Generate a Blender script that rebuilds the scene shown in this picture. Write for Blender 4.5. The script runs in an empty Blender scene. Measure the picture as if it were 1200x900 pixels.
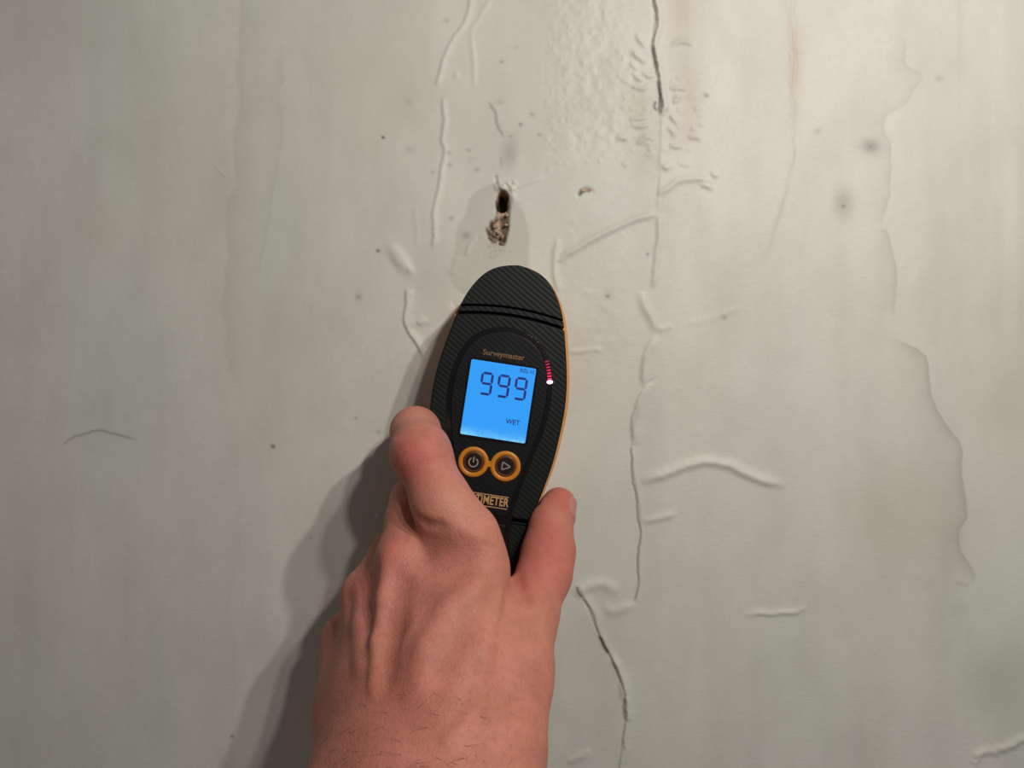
import bpy, bmesh, math, random
import numpy as np
from mathutils import Matrix, Vector

# ---------------------------------------------------------------- camera
EYE = 360.0          # camera to wall, mm
FPX = 900.0          # focal length in pixels of a 1200 px wide frame
ZC = 1.40            # height of the camera above the floor, m
scene = bpy.context.scene
COL = scene.collection
cd = bpy.data.cameras.new('camera'); cam = bpy.data.objects.new('camera', cd); COL.objects.link(cam)
cd.sensor_width = 36.0; cd.lens = 36.0 * FPX / 1200.0; cd.clip_start = 0.005
cam.location = (0, -EYE / 1000, ZC); cam.rotation_euler = (math.pi / 2, 0, 0)
scene.camera = cam

# ---------------------------------------------------------------- world, lamps, exposure
w = bpy.data.worlds.new('room_air'); scene.world = w; w.use_nodes = True
bg = w.node_tree.nodes['Background']
bg.inputs[0].default_value = (1.0, 0.95, 0.88, 1); bg.inputs[1].default_value = 0.088

def lamp(name, loc, watts, radius, col):
    l = bpy.data.lights.new(name, 'POINT'); l.energy = watts; l.shadow_soft_size = radius; l.color = col
    o = bpy.data.objects.new(name, l); COL.objects.link(o); o.location = loc
    return o
for k_, (x_, y_, z_, watts_) in enumerate([(0.108, 0.385, 0.138, 1.4), (0.169, 0.385, 0.219, 1.7), (0.309, 0.450, 0.341, 4.5)]):     # three bulbs of one fitting behind the camera
    lamp('room_lamp', (x_, -y_, ZC + z_), watts_, 0.010, (1.0, 0.958, 0.89))
scene.view_settings.view_transform = 'Standard'
scene.view_settings.look = 'None'
scene.view_settings.gamma = 1.0
scene.view_settings.use_curve_mapping = False
scene.view_settings.exposure = 0.0

# ---------------------------------------------------------------- helpers
def W(u, v, h):
    """photo pixel + height above the wall (mm) -> (X right, Z up, h) in mm"""
    k = (EYE - h) / FPX
    return np.array([(u - 600) * k, (450 - v) * k, h], dtype=np.float64)

def link(name, me, mats, parent=None, smooth=True):
    o = bpy.data.objects.new(name, me); COL.objects.link(o)
    for m in (mats if isinstance(mats, (list, tuple)) else [mats]):
        me.materials.append(m)
    if smooth:
        me.polygons.foreach_set('use_smooth', [True] * len(me.polygons))
    if parent: o.parent = parent
    return o

def tag(o, label=None, cat=None, kind=None, group=None):
    if label: o['label'] = label
    if cat: o['category'] = cat
    if kind: o['kind'] = kind
    if group: o['group'] = group
    return o

class NT:
    def __init__(self, name):
        self.m = bpy.data.materials.new(name); self.m.use_nodes = True
        self.t = self.m.node_tree; self.b = self.t.nodes['Principled BSDF']
    def n(self, typ, **kw):
        x = self.t.nodes.new(typ)
        for k, v in kw.items():
            if k.startswith('i_'): x.inputs[k[2:].replace('_', ' ')].default_value = v
            else: setattr(x, k, v)
        return x
    def l(self, a, b): self.t.links.new(a, b)
    def mix(self, fac, a, b, mode='MIX'):
        x = self.t.nodes.new('ShaderNodeMix'); x.data_type = 'RGBA'; x.blend_type = mode
        for i, v in ((0, fac), (6, a), (7, b)):
            if hasattr(v, 'is_output'): self.l(v, x.inputs[i])
            else: x.inputs[i].default_value = v if i == 0 else (tuple(v) + (1,) if len(v) == 3 else v)
        return x.outputs[2]
    def math(self, op, a, b=0.0, clamp=False):
        x = self.t.nodes.new('ShaderNodeMath'); x.operation = op; x.use_clamp = clamp
        for i, v in ((0, a), (1, b)):
            if hasattr(v, 'is_output'): self.l(v, x.inputs[i])
            else: x.inputs[i].default_value = v
        return x.outputs[0]
    def ramp(self, fac, a, b):
        x = self.t.nodes.new('ShaderNodeMapRange'); x.inputs[1].default_value = a; x.inputs[2].default_value = b
        self.l(fac, x.inputs[0]); return x.outputs[0]

def plain(name, col, rough=0.5, emit=None, strength=0.0, spec=0.5, coat=0.0):
    m = NT(name); b = m.b
    b.inputs['Base Color'].default_value = tuple(col) + (1,)
    b.inputs['Roughness'].default_value = rough
    b.inputs['Specular IOR Level'].default_value = spec
    if coat: b.inputs['Coat Weight'].default_value = coat; b.inputs['Coat Roughness'].default_value = 0.08
    if emit:
        b.inputs['Emission Color'].default_value = tuple(emit) + (1,)
        b.inputs['Emission Strength'].default_value = strength
    return m.m

# ================================================================ WALL
rng = np.random.RandomState(7)
def axis(a, b, fine, far0, far1, coarse_n=26):
    core = np.arange(a, b + 1e-6, fine)
    left = a - np.linspace(0, 1, coarse_n + 1)[1:][::-1] ** 1.6 * (a - far0)
    right = b + np.linspace(0, 1, coarse_n + 1)[1:] ** 1.6 * (far1 - b)
    return np.concatenate([left, core, right])
US = axis(-24, 1224, 1.25, -2200, 3400)
VS = axis(-24, 924, 1.25, -2400, 2600)
U, V = np.meshgrid(US, VS)                   # rows go down the photo
H = np.zeros_like(U)
BROWN = np.zeros_like(U); DAMP = np.zeros_like(U); GRIME = np.zeros_like(U); RAW = np.zeros_like(U)

def spline(pts, step=3.0, jit=0.0):
    P = np.array(pts, float); out = []
    Q = np.vstack([2 * P[0] - P[1], P, 2 * P[-1] - P[-2]])
    for i in range(1, len(Q) - 2):
        p0, p1, p2, p3 = Q[i - 1], Q[i], Q[i + 1], Q[i + 2]
        n = max(2, int(np.hypot(*(p2 - p1)) / step))
        t = np.linspace(0, 1, n, endpoint=False)[:, None]
        out.append(0.5 * (2 * p1 + (p2 - p0) * t + (2 * p0 - 5 * p1 + 4 * p2 - p3) * t ** 2 + (3 * p1 - p0 - 3 * p2 + p3) * t ** 3))
    out.append(P[-1:]); R = np.vstack(out)
    if jit:
        n = len(R); kk = np.linspace(0, 1, max(3, n // 4)); xx = np.linspace(0, 1, n)
        wob = np.stack([np.interp(xx, kk, rng.normal(0, jit * 2.6, len(kk))) for _ in (0, 1)], 1); wob[0] = wob[-1] = 0
        R = R + wob + rng.normal(0, jit * .6, R.shape)
    return R

def field(pts, reach, jit=0.0, step=3.0):
    """window, unsigned distance, side (+ right of a downward path), arc position 0..1"""
    R = spline(pts, step, jit)
    i0, i1 = np.searchsorted(VS, [R[:, 1].min() - reach, R[:, 1].max() + reach])
    j0, j1 = np.searchsorted(US, [R[:, 0].min() - reach, R[:, 0].max() + reach])
    s = (slice(i0, i1), slice(j0, j1)); u = U[s]; v = V[s]
    d = np.full(u.shape, 1e9); sg = np.ones(u.shape); tt = np.zeros(u.shape)
    n = len(R) - 1
    for k in range(n):
        a = R[k]; e = R[k + 1] - a; L2 = e @ e + 1e-9
        r0, r1 = np.searchsorted(VS[i0:i1], [min(a[1], a[1] + e[1]) - reach, max(a[1], a[1] + e[1]) + reach])
        c0, c1 = np.searchsorted(US[j0:j1], [min(a[0], a[0] + e[0]) - reach, max(a[0], a[0] + e[0]) + reach])
        q = (slice(r0, r1), slice(c0, c1))
        pu = u[q] - a[0]; pv = v[q] - a[1]
        t = np.clip((pu * e[0] + pv * e[1]) / L2, 0, 1)
        dd = np.hypot(pu - t * e[0], pv - t * e[1])
        m = dd < d[q]
        d[q] = np.where(m, dd, d[q]); sg[q] = np.where(m, -np.sign(e[0] * pv - e[1] * pu), sg[q]); tt[q] = np.where(m, (k + t) / n, tt[q])
    return s, d, sg, tt

def taper(t, e=0.12): return np.clip(np.minimum(t, 1 - t) / e, 0, 1) ** 0.7
def ridge(pts, wd, a, jit=0.3, e=0.12):
    s, d, sg, t = field(pts, wd * 3.2, jit); H[s] += a * np.exp(-(d / wd) ** 2) * taper(t, e) * (1 + .15 * np.sin(t * len(pts) * 2.2 + pts[0][0]))
def flap(pts, wd, a, steep=0.2, side=1, jit=0.3, e=0.12):
    s, d, sg, t = field(pts, wd * 4, jit); x = d * sg * side
    H[s] += a * np.where(x > 0, np.exp(-(np.abs(x) / wd) ** 1.8), np.exp(-(x / (wd * steep)) ** 2)) * taper(t, e)
def crack(pts, wd, a, jit=0.4, grime=0.6, e=0.1):
    s, d, sg, t = field(pts, wd * 4, jit); g = np.exp(-(d / wd) ** 2) * taper(t, e)
    H[s] -= a * g; GRIME[s] = np.maximum(GRIME[s], grime * np.exp(-(d / (wd * .9)) ** 2) * taper(t, e))
def line_stain(M, pts, wd, a, jit=0.5, e=0.15):
    s, d, sg, t = field(pts, wd * 3, jit); M[s] = np.maximum(M[s], a * np.exp(-(d / wd) ** 2) * taper(t, e))
def tide(pts, fade, a, side=1, jit=0.7, sharp=1.6, edge=0.5):
    s, d, sg, t = field(pts, fade * 3, jit, 4.0); x = d * sg * side   # x>0: wetted side
    g = np.where(x > 0, (1 - edge) * np.exp(-x / fade) + edge * np.exp(-x / (fade * .16)), np.exp(-(x / sharp) ** 2)) * taper(t, .1)
    DAMP[s] = np.maximum(DAMP[s], a * g)
def blob(M, u, v, ru, rv, a, rot=0.0, p=2.0, mode='max'):
    R = max(ru, rv) * 2.4
    i0, i1 = np.searchsorted(VS, [v - R, v + R]); j0, j1 = np.searchsorted(US, [u - R, u + R]); s = (slice(i0, i1), slice(j0, j1))
    x = U[s] - u; y = V[s] - v; c, q = math.cos(rot), math.sin(rot)
    g = a * np.exp(-(((x * c + y * q) / ru) ** 2 + ((-x * q + y * c) / rv) ** 2) ** (p / 2))
    if mode == 'max': M[s] = np.maximum(M[s], g)
    else: M[s] += g
def vnoise(cu, cv, seed):
    r = np.random.RandomState(seed); G = r.rand(64, 64)
    x = (U / cu) % 64; y = (V / cv) % 64; xi = x.astype(int) % 64; yi = y.astype(int) % 64; fx = x - np.floor(x); fy = y - np.floor(y); xj = (xi + 1) % 64; yj = (yi + 1) % 64
    fx = fx * fx * (3 - 2 * fx); fy = fy * fy * (3 - 2 * fy)
    return (G[yi, xi] * (1 - fx) + G[yi, xj] * fx) * (1 - fy) + (G[yj, xi] * (1 - fx) + G[yj, xj] * fx) * fy
def box(u0, u1, v0, v1, soft):
    f = lambda x: np.clip(x, 0, 1)
    return f((U - u0) / soft) * f((u1 - U) / soft) * f((V - v0) / soft) * f((v1 - V) / soft)

# gentle unevenness and roller stipple
H += 1.1 * (vnoise(170, 230, 1) - .5) + .22 * (vnoise(46, 60, 2) - .5) + 0.045 * (vnoise(8, 11, 3) - .5)
rough = box(628, 745, -30, 195, 40)
H += rough * (.5 * (vnoise(9, 9, 4) - .5) + .26 * (vnoise(4.3, 4.3, 5) - .5))
H += box(735, 835, 40, 225, 30) * .26 * (vnoise(13, 6, 6) - .5)
H += box(640, 760, 300, 440, 40) * .22 * (vnoise(10, 8, 8) - .5)
for _ in range(170):
    blob(H, rng.uniform(640, 745), rng.uniform(-20, 200), rng.uniform(1.6, 3.6), rng.uniform(1.6, 3.6), rng.uniform(.06, .22), mode='add')
for _ in range(60):
    blob(H, rng.uniform(655, 800), rng.uniform(190, 470), rng.uniform(1.8, 4), rng.uniform(1.5, 3), rng.uniform(-.12, .16), rng.uniform(0, 3), mode='add')

# long hairline at the left of the hole
L1 = [(551, -24), (550, 8), (546, 22), (533, 42), (522, 62), (516, 85), (511, 101)]
L2 = [(519, 113), (521, 140), (519, 165), (522, 176), (517, 200), (512, 235), (508, 255), (509, 292)]
for L in (L1, L2):
    flap(L, 4.2, .55, .5, 1, .35, .04)
ridge([(578, -10), (563, 20), (553, 37), (555, 70), (556, 105)], 3.0, .3)
line_stain(GRIME, [(574, 118), (578, 130), (582, 146), (589, 157), (592, 163)], 2.0, .38)
blob(GRIME, 597, 180, 9, 17, .3, .1); blob(GRIME, 588, 190, 3, 9, .25); blob(GRIME, 586, 120, 5, 2.5, .2); blob(GRIME, 598, 160, 4, 2, .3)
# heavy wallpaper seam
S1 = [(766, -24), (766, 0), (770, 14), (771, 30), (765, 52), (768, 70), (773, 90), (776, 120), (775, 137)]
flap(S1, 5.5, 1.7, .2, 1, .5, .05); crack([(a - 2.4, b) for a, b in S1], 1.6, .6, .5, .3, .05)
line_stain(GRIME, [(764, 52), (767, 70), (771, 84)], 1.8, .55); line_stain(GRIME, [(770, 92), (773, 110), (773, 134)], 1.9, .8)
line_stain(GRIME, [(769, 118), (770, 130)], 1.8, .7)
flap([(774, 128), (775, 150), (774, 180), (772, 215), (771, 252)], 5, .3, .5, 1, .3); crack([(773, 130), (774, 160), (772, 190), (770, 232)], 1.4, .12, .3, .06)
flap([(772, 250), (771, 290), (767, 312), (765, 337)], 4, .85, .8, 1, .3)
ridge([(751, 341), (757, 360), (764, 378), (773, 389)], 5.2, 1.05, .3, .2); ridge([(772, 388), (788, 381)], 3.5, .3)
flap([(769, 393), (757, 415), (754, 440), (758, 452)], 9, .85, .35, 1, .3, .2)
flap([(759, 449), (748, 470), (743, 495), (742, 522)], 8, .95, .25, 1, .4, .15)
line_stain(DAMP, [(757, 415), (753, 440), (756, 450)], 4, .35); line_stain(DAMP, [(748, 470), (742, 495), (741, 520)], 4, .45)
S2 = [(739, 523), (741, 550), (744, 570), (747, 590), (749, 620), (748, 650), (746, 690), (742, 706)]
crack(S2, 1.15, .5, .5, .55, .04); flap([(a + 2.2, b) for a, b in S2], 4, .3, .4, 1, .3, .05)
# wrinkles left and right of the seam
for p in ([(744, 39), (752, 50), (759, 57)], [(748, 64), (753, 70), (757, 75)], [(739, 60), (745, 66), (748, 71)], [(750, 82), (759, 88), (770, 88)],
          [(740, 87), (748, 93), (754, 96)], [(742, 100), (752, 104), (762, 101)], [(738, 72), (744, 80), (750, 84)], [(739, 146), (750, 148), (762, 146)],
          [(737, 138), (748, 140), (760, 136)], [(784, 104), (795, 103), (804, 104)], [(784, 134), (790, 141), (796, 147)], [(781, 150), (787, 156), (793, 160)],
          [(787, 120), (793, 117), (797, 112)], [(786, 52), (800, 50), (815, 52)], [(784, 170), (800, 172)], [(745, 168), (757, 162), (767, 165)], [(775, 196), (785, 198)],
          [(806, 162), (822, 163)], [(722, 162), (735, 163)], [(820, 215), (828, 218), (836, 223)], [(832, 205), (843, 207)]):
    flap(p, 3.4, .95, .85, 1, .35, .35)
for _ in range(40):
    u0 = rng.uniform(722, 766) if rng.rand() < .5 else rng.uniform(780, 822); v0 = rng.uniform(60, 200) if u0 < 770 else rng.uniform(95, 200)
    a0 = rng.uniform(-.6, .6); L0 = rng.uniform(5, 15)
    ridge([(u0 - L0 / 2 * math.cos(a0), v0 - L0 / 2 * math.sin(a0)), (u0, v0 - rng.uniform(-1.5, 1.5)), (u0 + L0 / 2 * math.cos(a0), v0 + L0 / 2 * math.sin(a0))], rng.uniform(2.2, 3.4), rng.uniform(.2, .5), .3, .4)
flap([(771, 229), (783, 221), (795, 213), (815, 211), (836, 214)], 4.2, .95, .9, 1, .4)
flap([(655, 308), (664, 300), (690, 282), (720, 268), (745, 258), (771, 249)], 4.2, 1.15, .9, 1, .35)
ridge([(655, 280), (651, 300), (650, 316), (655, 342)], 3.4, .7, .3)
flap([(590, 224), (610, 219), (637, 209)], 4, .35, .3)
# blistered ridges
flap([(751, 565), (785, 553), (810, 545), (828, 541), (850, 546), (885, 560), (921, 570)], 6.5, 1.25, .75, 1, .3, .12)
flap([(752, 612), (775, 607), (794, 602)], 5, .65, .75, 1, .3, .25)
ridge([(671, 697), (685, 690), (705, 685), (727, 694)], 7, 1.0, .3, .25)
ridge([(706, 711), (718, 717), (733, 712), (746, 706)], 6, .7, .3, .25)
C1 = [(675, 686), (690, 714), (702, 745), (714, 768), (724, 790), (731, 812), (732, 835), (730, 862), (724, 905)]
flap([(a + 2, b) for a, b in C1], 6, .8, .3, 1, .4, .06); crack(C1, 1.2, .35, .3, .22, .06)
ridge([(717, 769), (726, 788), (731, 808), (730, 822)], 3.8, 1.0, .3, .2); ridge([(735, 815), (736, 845)], 3, .6)
line_stain(GRIME, [(702, 744), (707, 755), (713, 767)], 2.0, .9, .25); line_stain(GRIME, [(732, 815), (732, 845)], 1.5, .6, .25); line_stain(GRIME, [(676, 687), (683, 700)], 1.7, .6)
flap([(874, 721), (905, 719), (930, 716), (946, 711)], 4, .65, .8, 1, .3, .2)
ridge([(1138, 895), (1150, 884), (1168, 877), (1185, 876), (1212, 864)], 5, .9, 1.0); ridge([(1142, 890), (1141, 905)], 3, .4)
ridge([(664, 892), (676, 887), (692, 879)], 5, .5)
ridge([(806, 380), (840, 371), (870, 360)], 4, .18); ridge([(666, 413), (690, 409), (705, 410)], 3, .4)
ridge([(640, 455), (660, 462)], 4, .2)
# blisters left of the meter
blob(H, 468, 303, 8, 19, 1.2, -.62, 2.6, 'add'); blob(H, 480, 316, 4, 5, .5, -.5, 2, 'add')
flap([(476, 338), (477, 360), (476, 379), (486, 398), (498, 421)], 6, .9, .3, 1, .3)
ridge([(477, 379), (500, 377), (515, 368), (531, 357)], 4.5, .5); ridge([(490, 380), (498, 372)], 4, .35)
blob(H, 480, 343, 4, 4, .4, 0, 2, 'add')
ridge([(545, 300), (553, 286), (560, 278)], 3, .35)
ridge([(487, 240), (489, 290)], 3, .18); ridge([(536, 300), (528, 322)], 5, .25)
ridge([(250, 192), (258, 200), (265, 208)], 1.8, .12)
# scratch at left, specks
line_stain(GRIME, [(71, 523), (85, 514), (100, 509), (118, 508), (140, 510), (162, 515)], 1.5, .38)
for (u, v, r, a) in [(449, 161, 2, .9), (443, 294, 2.4, .75), (420, 348, 4, .35), (320, 523, 2.6, .75), (417, 490, 2, .5), (480, 175, 5, .16), (549, 176, 3, .3),
                     (527, 193, 3, .3), (526, 179, 3, .3), (559, 199, 3, .32), (507, 202, 2.5, .3), (529, 256, 3, .35), (546, 276, 5, .35), (523, 24, 3.5, .25), (588, 72, 3, .35),
                     (610, 146, 3, .4), (624, 134, 3, .3), (632, 158, 2.5, .35), (605, 55, 3, .15), (828, 112, 3, .45), (958, 154, 4, .25), (272, 863, 2, .7), (849, 372, 3, .3),
                     (712, 347, 3, .5), (759, 298, 2, .6), (1101, 92, 5, .2), (480, 120, 4, .12), (552, 187, 6, .1), (365, 630, 2, .3), (444, 506, 3, .3)]:
    blob(GRIME, u, v, r, r * .85, a)
blob(H, 535, 88, 3, 4, .35, 0, 2, 'add'); blob(H, 828, 109, 3, 3, .3, 0, 2, 'add')
# flaked chip
for p in ([(678, 229), (681, 225), (685, 223)], [(683, 223), (688, 222.5), (694, 225)]):
    line_stain(RAW, p, 2.6, 1.0, .2, .25); s_, d_, g_, t_ = field(p, 8, .2); H[s_] -= .45 * np.exp(-(d_ / 2.4) ** 2)
line_stain(GRIME, [(677, 230), (681, 226), (684, 224)], 1.6, .7)
# brown runs and stains
for k, (o, a, wd) in enumerate([(-6, .75, 2.4), (-1, 1.0, 2.4), (4, .9, 1.8), (0, .55, 10)]):
    line_stain(BROWN, [(926 + o, -24), (928 + o, 10), (931 + o * .8, 60), (930 + o * .5, 130), (929, 170)], wd, a, .4, .45)
line_stain(BROWN, [(930, -24), (932, 60), (930, 130), (928, 190), (915, 240), (901, 285), (893, 310)], 2.2, .42, .4, .2)
flap([(930, 120), (928, 190), (915, 240), (901, 285), (893, 312)], 10, .3, .3, -1, .3, .3)
n1 = vnoise(22, 60, 11)
BROWN = np.maximum(BROWN, box(772, 832, -60, 190, 26) * (.35 + .6 * n1) * .75)
BROWN = np.maximum(BROWN, box(722, 782, 85, 215, 30) * (.35 + .6 * n1) * .75)
BROWN = np.maximum(BROWN, box(815, 905, 250, 420, 60) * .28)
blob(BROWN, 1070, 610, 70, 60, .38); blob(BROWN, 1190, 440, 60, 110, .4); blob(BROWN, 600, 20, 90, 160, .18)
blob(BROWN, 430, 80, 90, 130, .22); blob(BROWN, 690, 420, 60, 60, .2); blob(BROWN, 230, 190, 55, 100, .2); blob(BROWN, 115, 270, 25, 40, .2); blob(BROWN, 350, 420, 70, 90, .2)
# smudges
blob(GRIME, 1020, 172, 12, 9, .42); blob(GRIME, 1020, 172, 6, 4, .52); blob(GRIME, 988, 238, 11, 17, .2); blob(GRIME, 988, 242, 4, 4, .45)
blob(BROWN, 988, 240, 12, 20, .45)
blob(DAMP, 677, 125, 20, 22, .3); blob(DAMP, 665, 200, 30, 20, .12)
# damp halo round the hole
def poly_mask(pts, soft):
    R = spline(pts + [pts[0]], 6.0)
    s, d, sg, t = field(pts + [pts[0]], 60, 0, 4.0)
    x = U[s]; y = V[s]; ins = np.zeros(x.shape, bool)
    for k in range(len(R) - 1):
        (x0, y0), (x1, y1) = R[k], R[k + 1]
        c = ((y0 > y) != (y1 > y)); xi = x0 + (y - y0) * (x1 - x0) / (y1 - y0 + 1e-12); ins ^= c & (x < xi)
    sd = np.where(ins, -d, d)
    return s, np.clip(.5 - sd / soft, 0, 1), sd
s, m, sd = poly_mask([(585, 212), (562, 222), (549, 236), (545, 252), (536, 266), (533, 290), (528, 330), (560, 350), (612, 340), (620, 290), (618, 262), (608, 238), (596, 222)], 5)
DAMP[s] = np.maximum(DAMP[s], m * (.42 + .16 * np.exp(sd / 8.0) * (sd < 0)))
blob(DAMP, 505, 330, 30, 45, .25, .4); blob(DAMP, 505, 295, 10, 30, .2, .3)
# tide marks on the right
tide([(1054, 36), (1061, 50), (1060, 76), (1070, 84), (1079, 91), (1070, 108), (1054, 126), (1036, 138), (1034, 156), (1044, 172), (1041, 200), (1040, 225), (1033, 252), (1027, 268)], 26, .48, -1)
tide([(1025, 268), (1040, 274), (1043, 295), (1048, 315), (1048, 345), (1044, 372)], 22, .55, -1)
tide([(1043, 398), (1056, 404), (1070, 408), (1084, 416), (1088, 440), (1096, 474), (1110, 502), (1124, 522), (1127, 556), (1131, 600), (1123, 622), (1122, 642), (1136, 662), (1140, 676), (1134, 688)], 32, .85, -1)
tide([(1065, 50), (1082, 46), (1096, 33), (1102, 45), (1096, 58), (1083, 56)], 9, .2, -1)
line_stain(DAMP, [(1118, 681), (1126, 686), (1136, 686)], 3, .5); blob(DAMP, 1112, 640, 16, 60, .4, 0); blob(DAMP, 1118, 610, 10, 40, .35); blob(DAMP, 1085, 680, 20, 10, .25); blob(DAMP, 1120, 715, 12, 14, .3)
blob(DAMP, 1180, 800, 50, 50, .38, .6, 3); blob(DAMP, 1125, 640, 9, 30, .2)
blob(DAMP, 1150, 230, 18, 140, .2, 0, 3); blob(DAMP, 1120, 260, 30, 150, .16, 0, 3)
# streaks of old run-off
st = vnoise(15, 420, 21); st2 = vnoise(38, 600, 22)
DAMP = np.maximum(DAMP, box(1040, 1260, -60, 420, 60) * np.clip(st - .45, 0, 1) * .55)
DAMP = np.maximum(DAMP, np.clip(st2 - .55, 0, 1) * .3)
tide([(283, -24), (284, 40), (283, 100), (281, 140), (279, 200), (274, 230), (270, 260), (272, 300), (264, 325), (266, 360), (270, 420), (281, 470)], 34, .38, 1, .8, 5, .1)
tide([(277, 480), (279, 540), (281, 600), (276, 640), (272, 670), (270, 720), (276, 780), (272, 850), (270, 924)], 60, .22, -1, .9, 4, .3)
tide([(327, 40), (328, 120), (326, 190), (316, 235), (314, 270), (306, 300), (304, 340)], 30, .3, -1, .8, 3, .3)
tide([(385, 60), (384, 200), (380, 300), (370, 360)], 45, .14, -1, .8, 6, .2)
blob(DAMP, 45, 10, 130, 60, .35, .3)

# hole and broken plaster below it
def hole(u, v, ru, rv, depth):
    i0, i1 = np.searchsorted(VS, [v - 40, v + 40]); j0, j1 = np.searchsorted(US, [u - 40, u + 40]); s = (slice(i0, i1), slice(j0, j1))
    r = np.hypot((U[s] - u) / ru, (V[s] - v) / rv) + .16 * (vnoise(5, 5, 31)[s] - .5)
    g = np.clip((1.16 - r) / .26, 0, 1); H[s] = np.minimum(H[s], H[s] * (1 - g) - depth * g)
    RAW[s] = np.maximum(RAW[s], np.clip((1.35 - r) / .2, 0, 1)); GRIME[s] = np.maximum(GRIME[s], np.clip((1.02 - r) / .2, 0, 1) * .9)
s, m, sd = poly_mask([(583, 232), (582, 250), (577, 262), (573, 272), (576, 280), (585, 283), (590, 288), (592, 280), (595, 270), (596, 256), (597, 243), (595, 232)], 4)
rn = vnoise(6.5, 9.0, 41)[s]; rn2 = vnoise(9, 9, 42)[s]
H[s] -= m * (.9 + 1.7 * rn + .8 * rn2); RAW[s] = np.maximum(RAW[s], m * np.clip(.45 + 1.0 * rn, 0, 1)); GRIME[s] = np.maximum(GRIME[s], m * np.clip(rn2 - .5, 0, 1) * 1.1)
hole(589.5, 231, 5.6, 6.5, 16); hole(588, 240, 6.4, 7.0, 16)
for p in ([(571, 265), (573, 273), (580, 277), (588, 282)], [(572, 277), (577, 282), (583, 283)], [(577, 258), (576, 268), (582, 274)], [(588, 252), (587, 263), (590, 268)], [(584, 284), (588, 288)], [(594, 262), (592, 276), (589, 286)]):
    crack(p, 2.2, 1.0, .4, .75, .2); line_stain(RAW, p, 3.0, 1.0, .3)
for _ in range(26):
    blob(H, rng.uniform(580, 604), rng.uniform(214, 223), 2, 2, rng.uniform(.3, .7), mode='add')
blob(H, 601, 231, 3, 7, .8, -.2, 2, 'add'); blob(H, 580, 262, 3, 8, .8, .3, 2, 'add'); crack([(581, 205), (582, 215), (584, 224)], 1.8, .5, .2, .3)
for _ in range(30):
    blob(RAW, rng.normal(582, 8), rng.normal(293, 7), 1.6, 1.6, rng.uniform(.2, .6))

k = EYE / FPX
nv, nu = U.shape
co = np.empty((nv * nu, 3), np.float32)
co[:, 0] = ((U - 600) * k * .001).ravel(); co[:, 1] = (-H * .001).ravel(); co[:, 2] = ((450 - V) * k * .001).ravel() + ZC
ii, jj = np.meshgrid(np.arange(nv - 1), np.arange(nu - 1), indexing='ij')
a = (ii * nu + jj).ravel(); quads = np.stack([a, a + nu, a + nu + 1, a + 1], 1).astype(np.int32)
def grid_mesh(name, co, quads):
    me = bpy.data.meshes.new(name)
    me.vertices.add(len(co)); me.vertices.foreach_set('co', np.ascontiguousarray(co, np.float32).ravel())
    me.loops.add(quads.size); me.loops.foreach_set('vertex_index', np.ascontiguousarray(quads, np.int32).ravel())
    me.polygons.add(len(quads)); me.polygons.foreach_set('loop_start', np.arange(0, quads.size, 4, dtype=np.int32))
    me.polygons.foreach_set('use_smooth', np.ones(len(quads), bool))
    me.update(calc_edges=True); return me
me = grid_mesh('wall_back', co, quads)
at = me.color_attributes.new('marks', 'FLOAT_COLOR', 'POINT')
at.data.foreach_set('color', np.clip(np.stack([BROWN.ravel(), DAMP.ravel(), GRIME.ravel(), RAW.ravel()], 1), 0, 1).astype(np.float32).ravel())

m = NT('aged_wall_paint')
tc = m.n('ShaderNodeTexCoord')
def mapped(scale):
    mp = m.n('ShaderNodeMapping'); mp.inputs['Scale'].default_value = scale; m.l(tc.outputs['Object'], mp.inputs['Vector']); return mp.outputs[0]
att = m.n('ShaderNodeAttribute', attribute_name='marks')
sep = m.n('ShaderNodeSeparateColor'); m.l(att.outputs['Color'], sep.inputs[0])
nz = m.n('ShaderNodeTexNoise', i_Scale=1.0, i_Detail=3.0); m.l(mapped((14, 14, 3.5)), nz.inputs['Vector'])
nz2 = m.n('ShaderNodeTexNoise', i_Scale=1.0, i_Detail=4.0); m.l(mapped((60, 60, 7)), nz2.inputs['Vector'])
nz3 = m.n('ShaderNodeTexNoise', i_Scale=420.0, i_Detail=3.0); m.l(tc.outputs['Object'], nz3.inputs['Vector'])
base = m.mix(m.ramp(nz.outputs[0], .38, .62), (.67, .68, .615), (.735, .70, .645))
base = m.mix(m.math('MULTIPLY', m.ramp(nz2.outputs[0], .45, .75), .16), base, (.53, .53, .475))
base = m.mix(m.math('MULTIPLY', m.ramp(nz3.outputs[0], .35, .75), .10), base, (.5, .48, .42))
nz4 = m.n('ShaderNodeTexNoise', i_Scale=1.0, i_Detail=5.0, i_Roughness=.6); m.l(mapped((38, 38, 24)), nz4.inputs['Vector'])
base = m.mix(m.math('MULTIPLY', m.ramp(nz4.outputs[0], .44, .66), .26), base, (.50, .485, .43))
base = m.mix(m.math('MULTIPLY', sep.outputs[0], .62), base, (.50, .38, .28))
base = m.mix(m.math('MULTIPLY', sep.outputs[1], .62), base, (.34, .325, .27))
rawc = m.mix(m.ramp(nz3.outputs[0], .4, .62), (.16, .085, .045), (.55, .40, .28))
base = m.mix(att.outputs['Alpha'], base, rawc)
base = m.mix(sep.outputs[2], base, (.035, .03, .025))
m.l(base, m.b.inputs['Base Color'])
m.l(m.math('ADD', m.math('MULTIPLY', nz3.outputs[0], .12), .45), m.b.inputs['Roughness'])
m.b.inputs['Specular IOR Level'].default_value = .3
nb = m.n('ShaderNodeTexNoise', i_Scale=1.0, i_Detail=2.0); m.l(mapped((900, 900, 900)), nb.inputs['Vector'])
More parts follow.
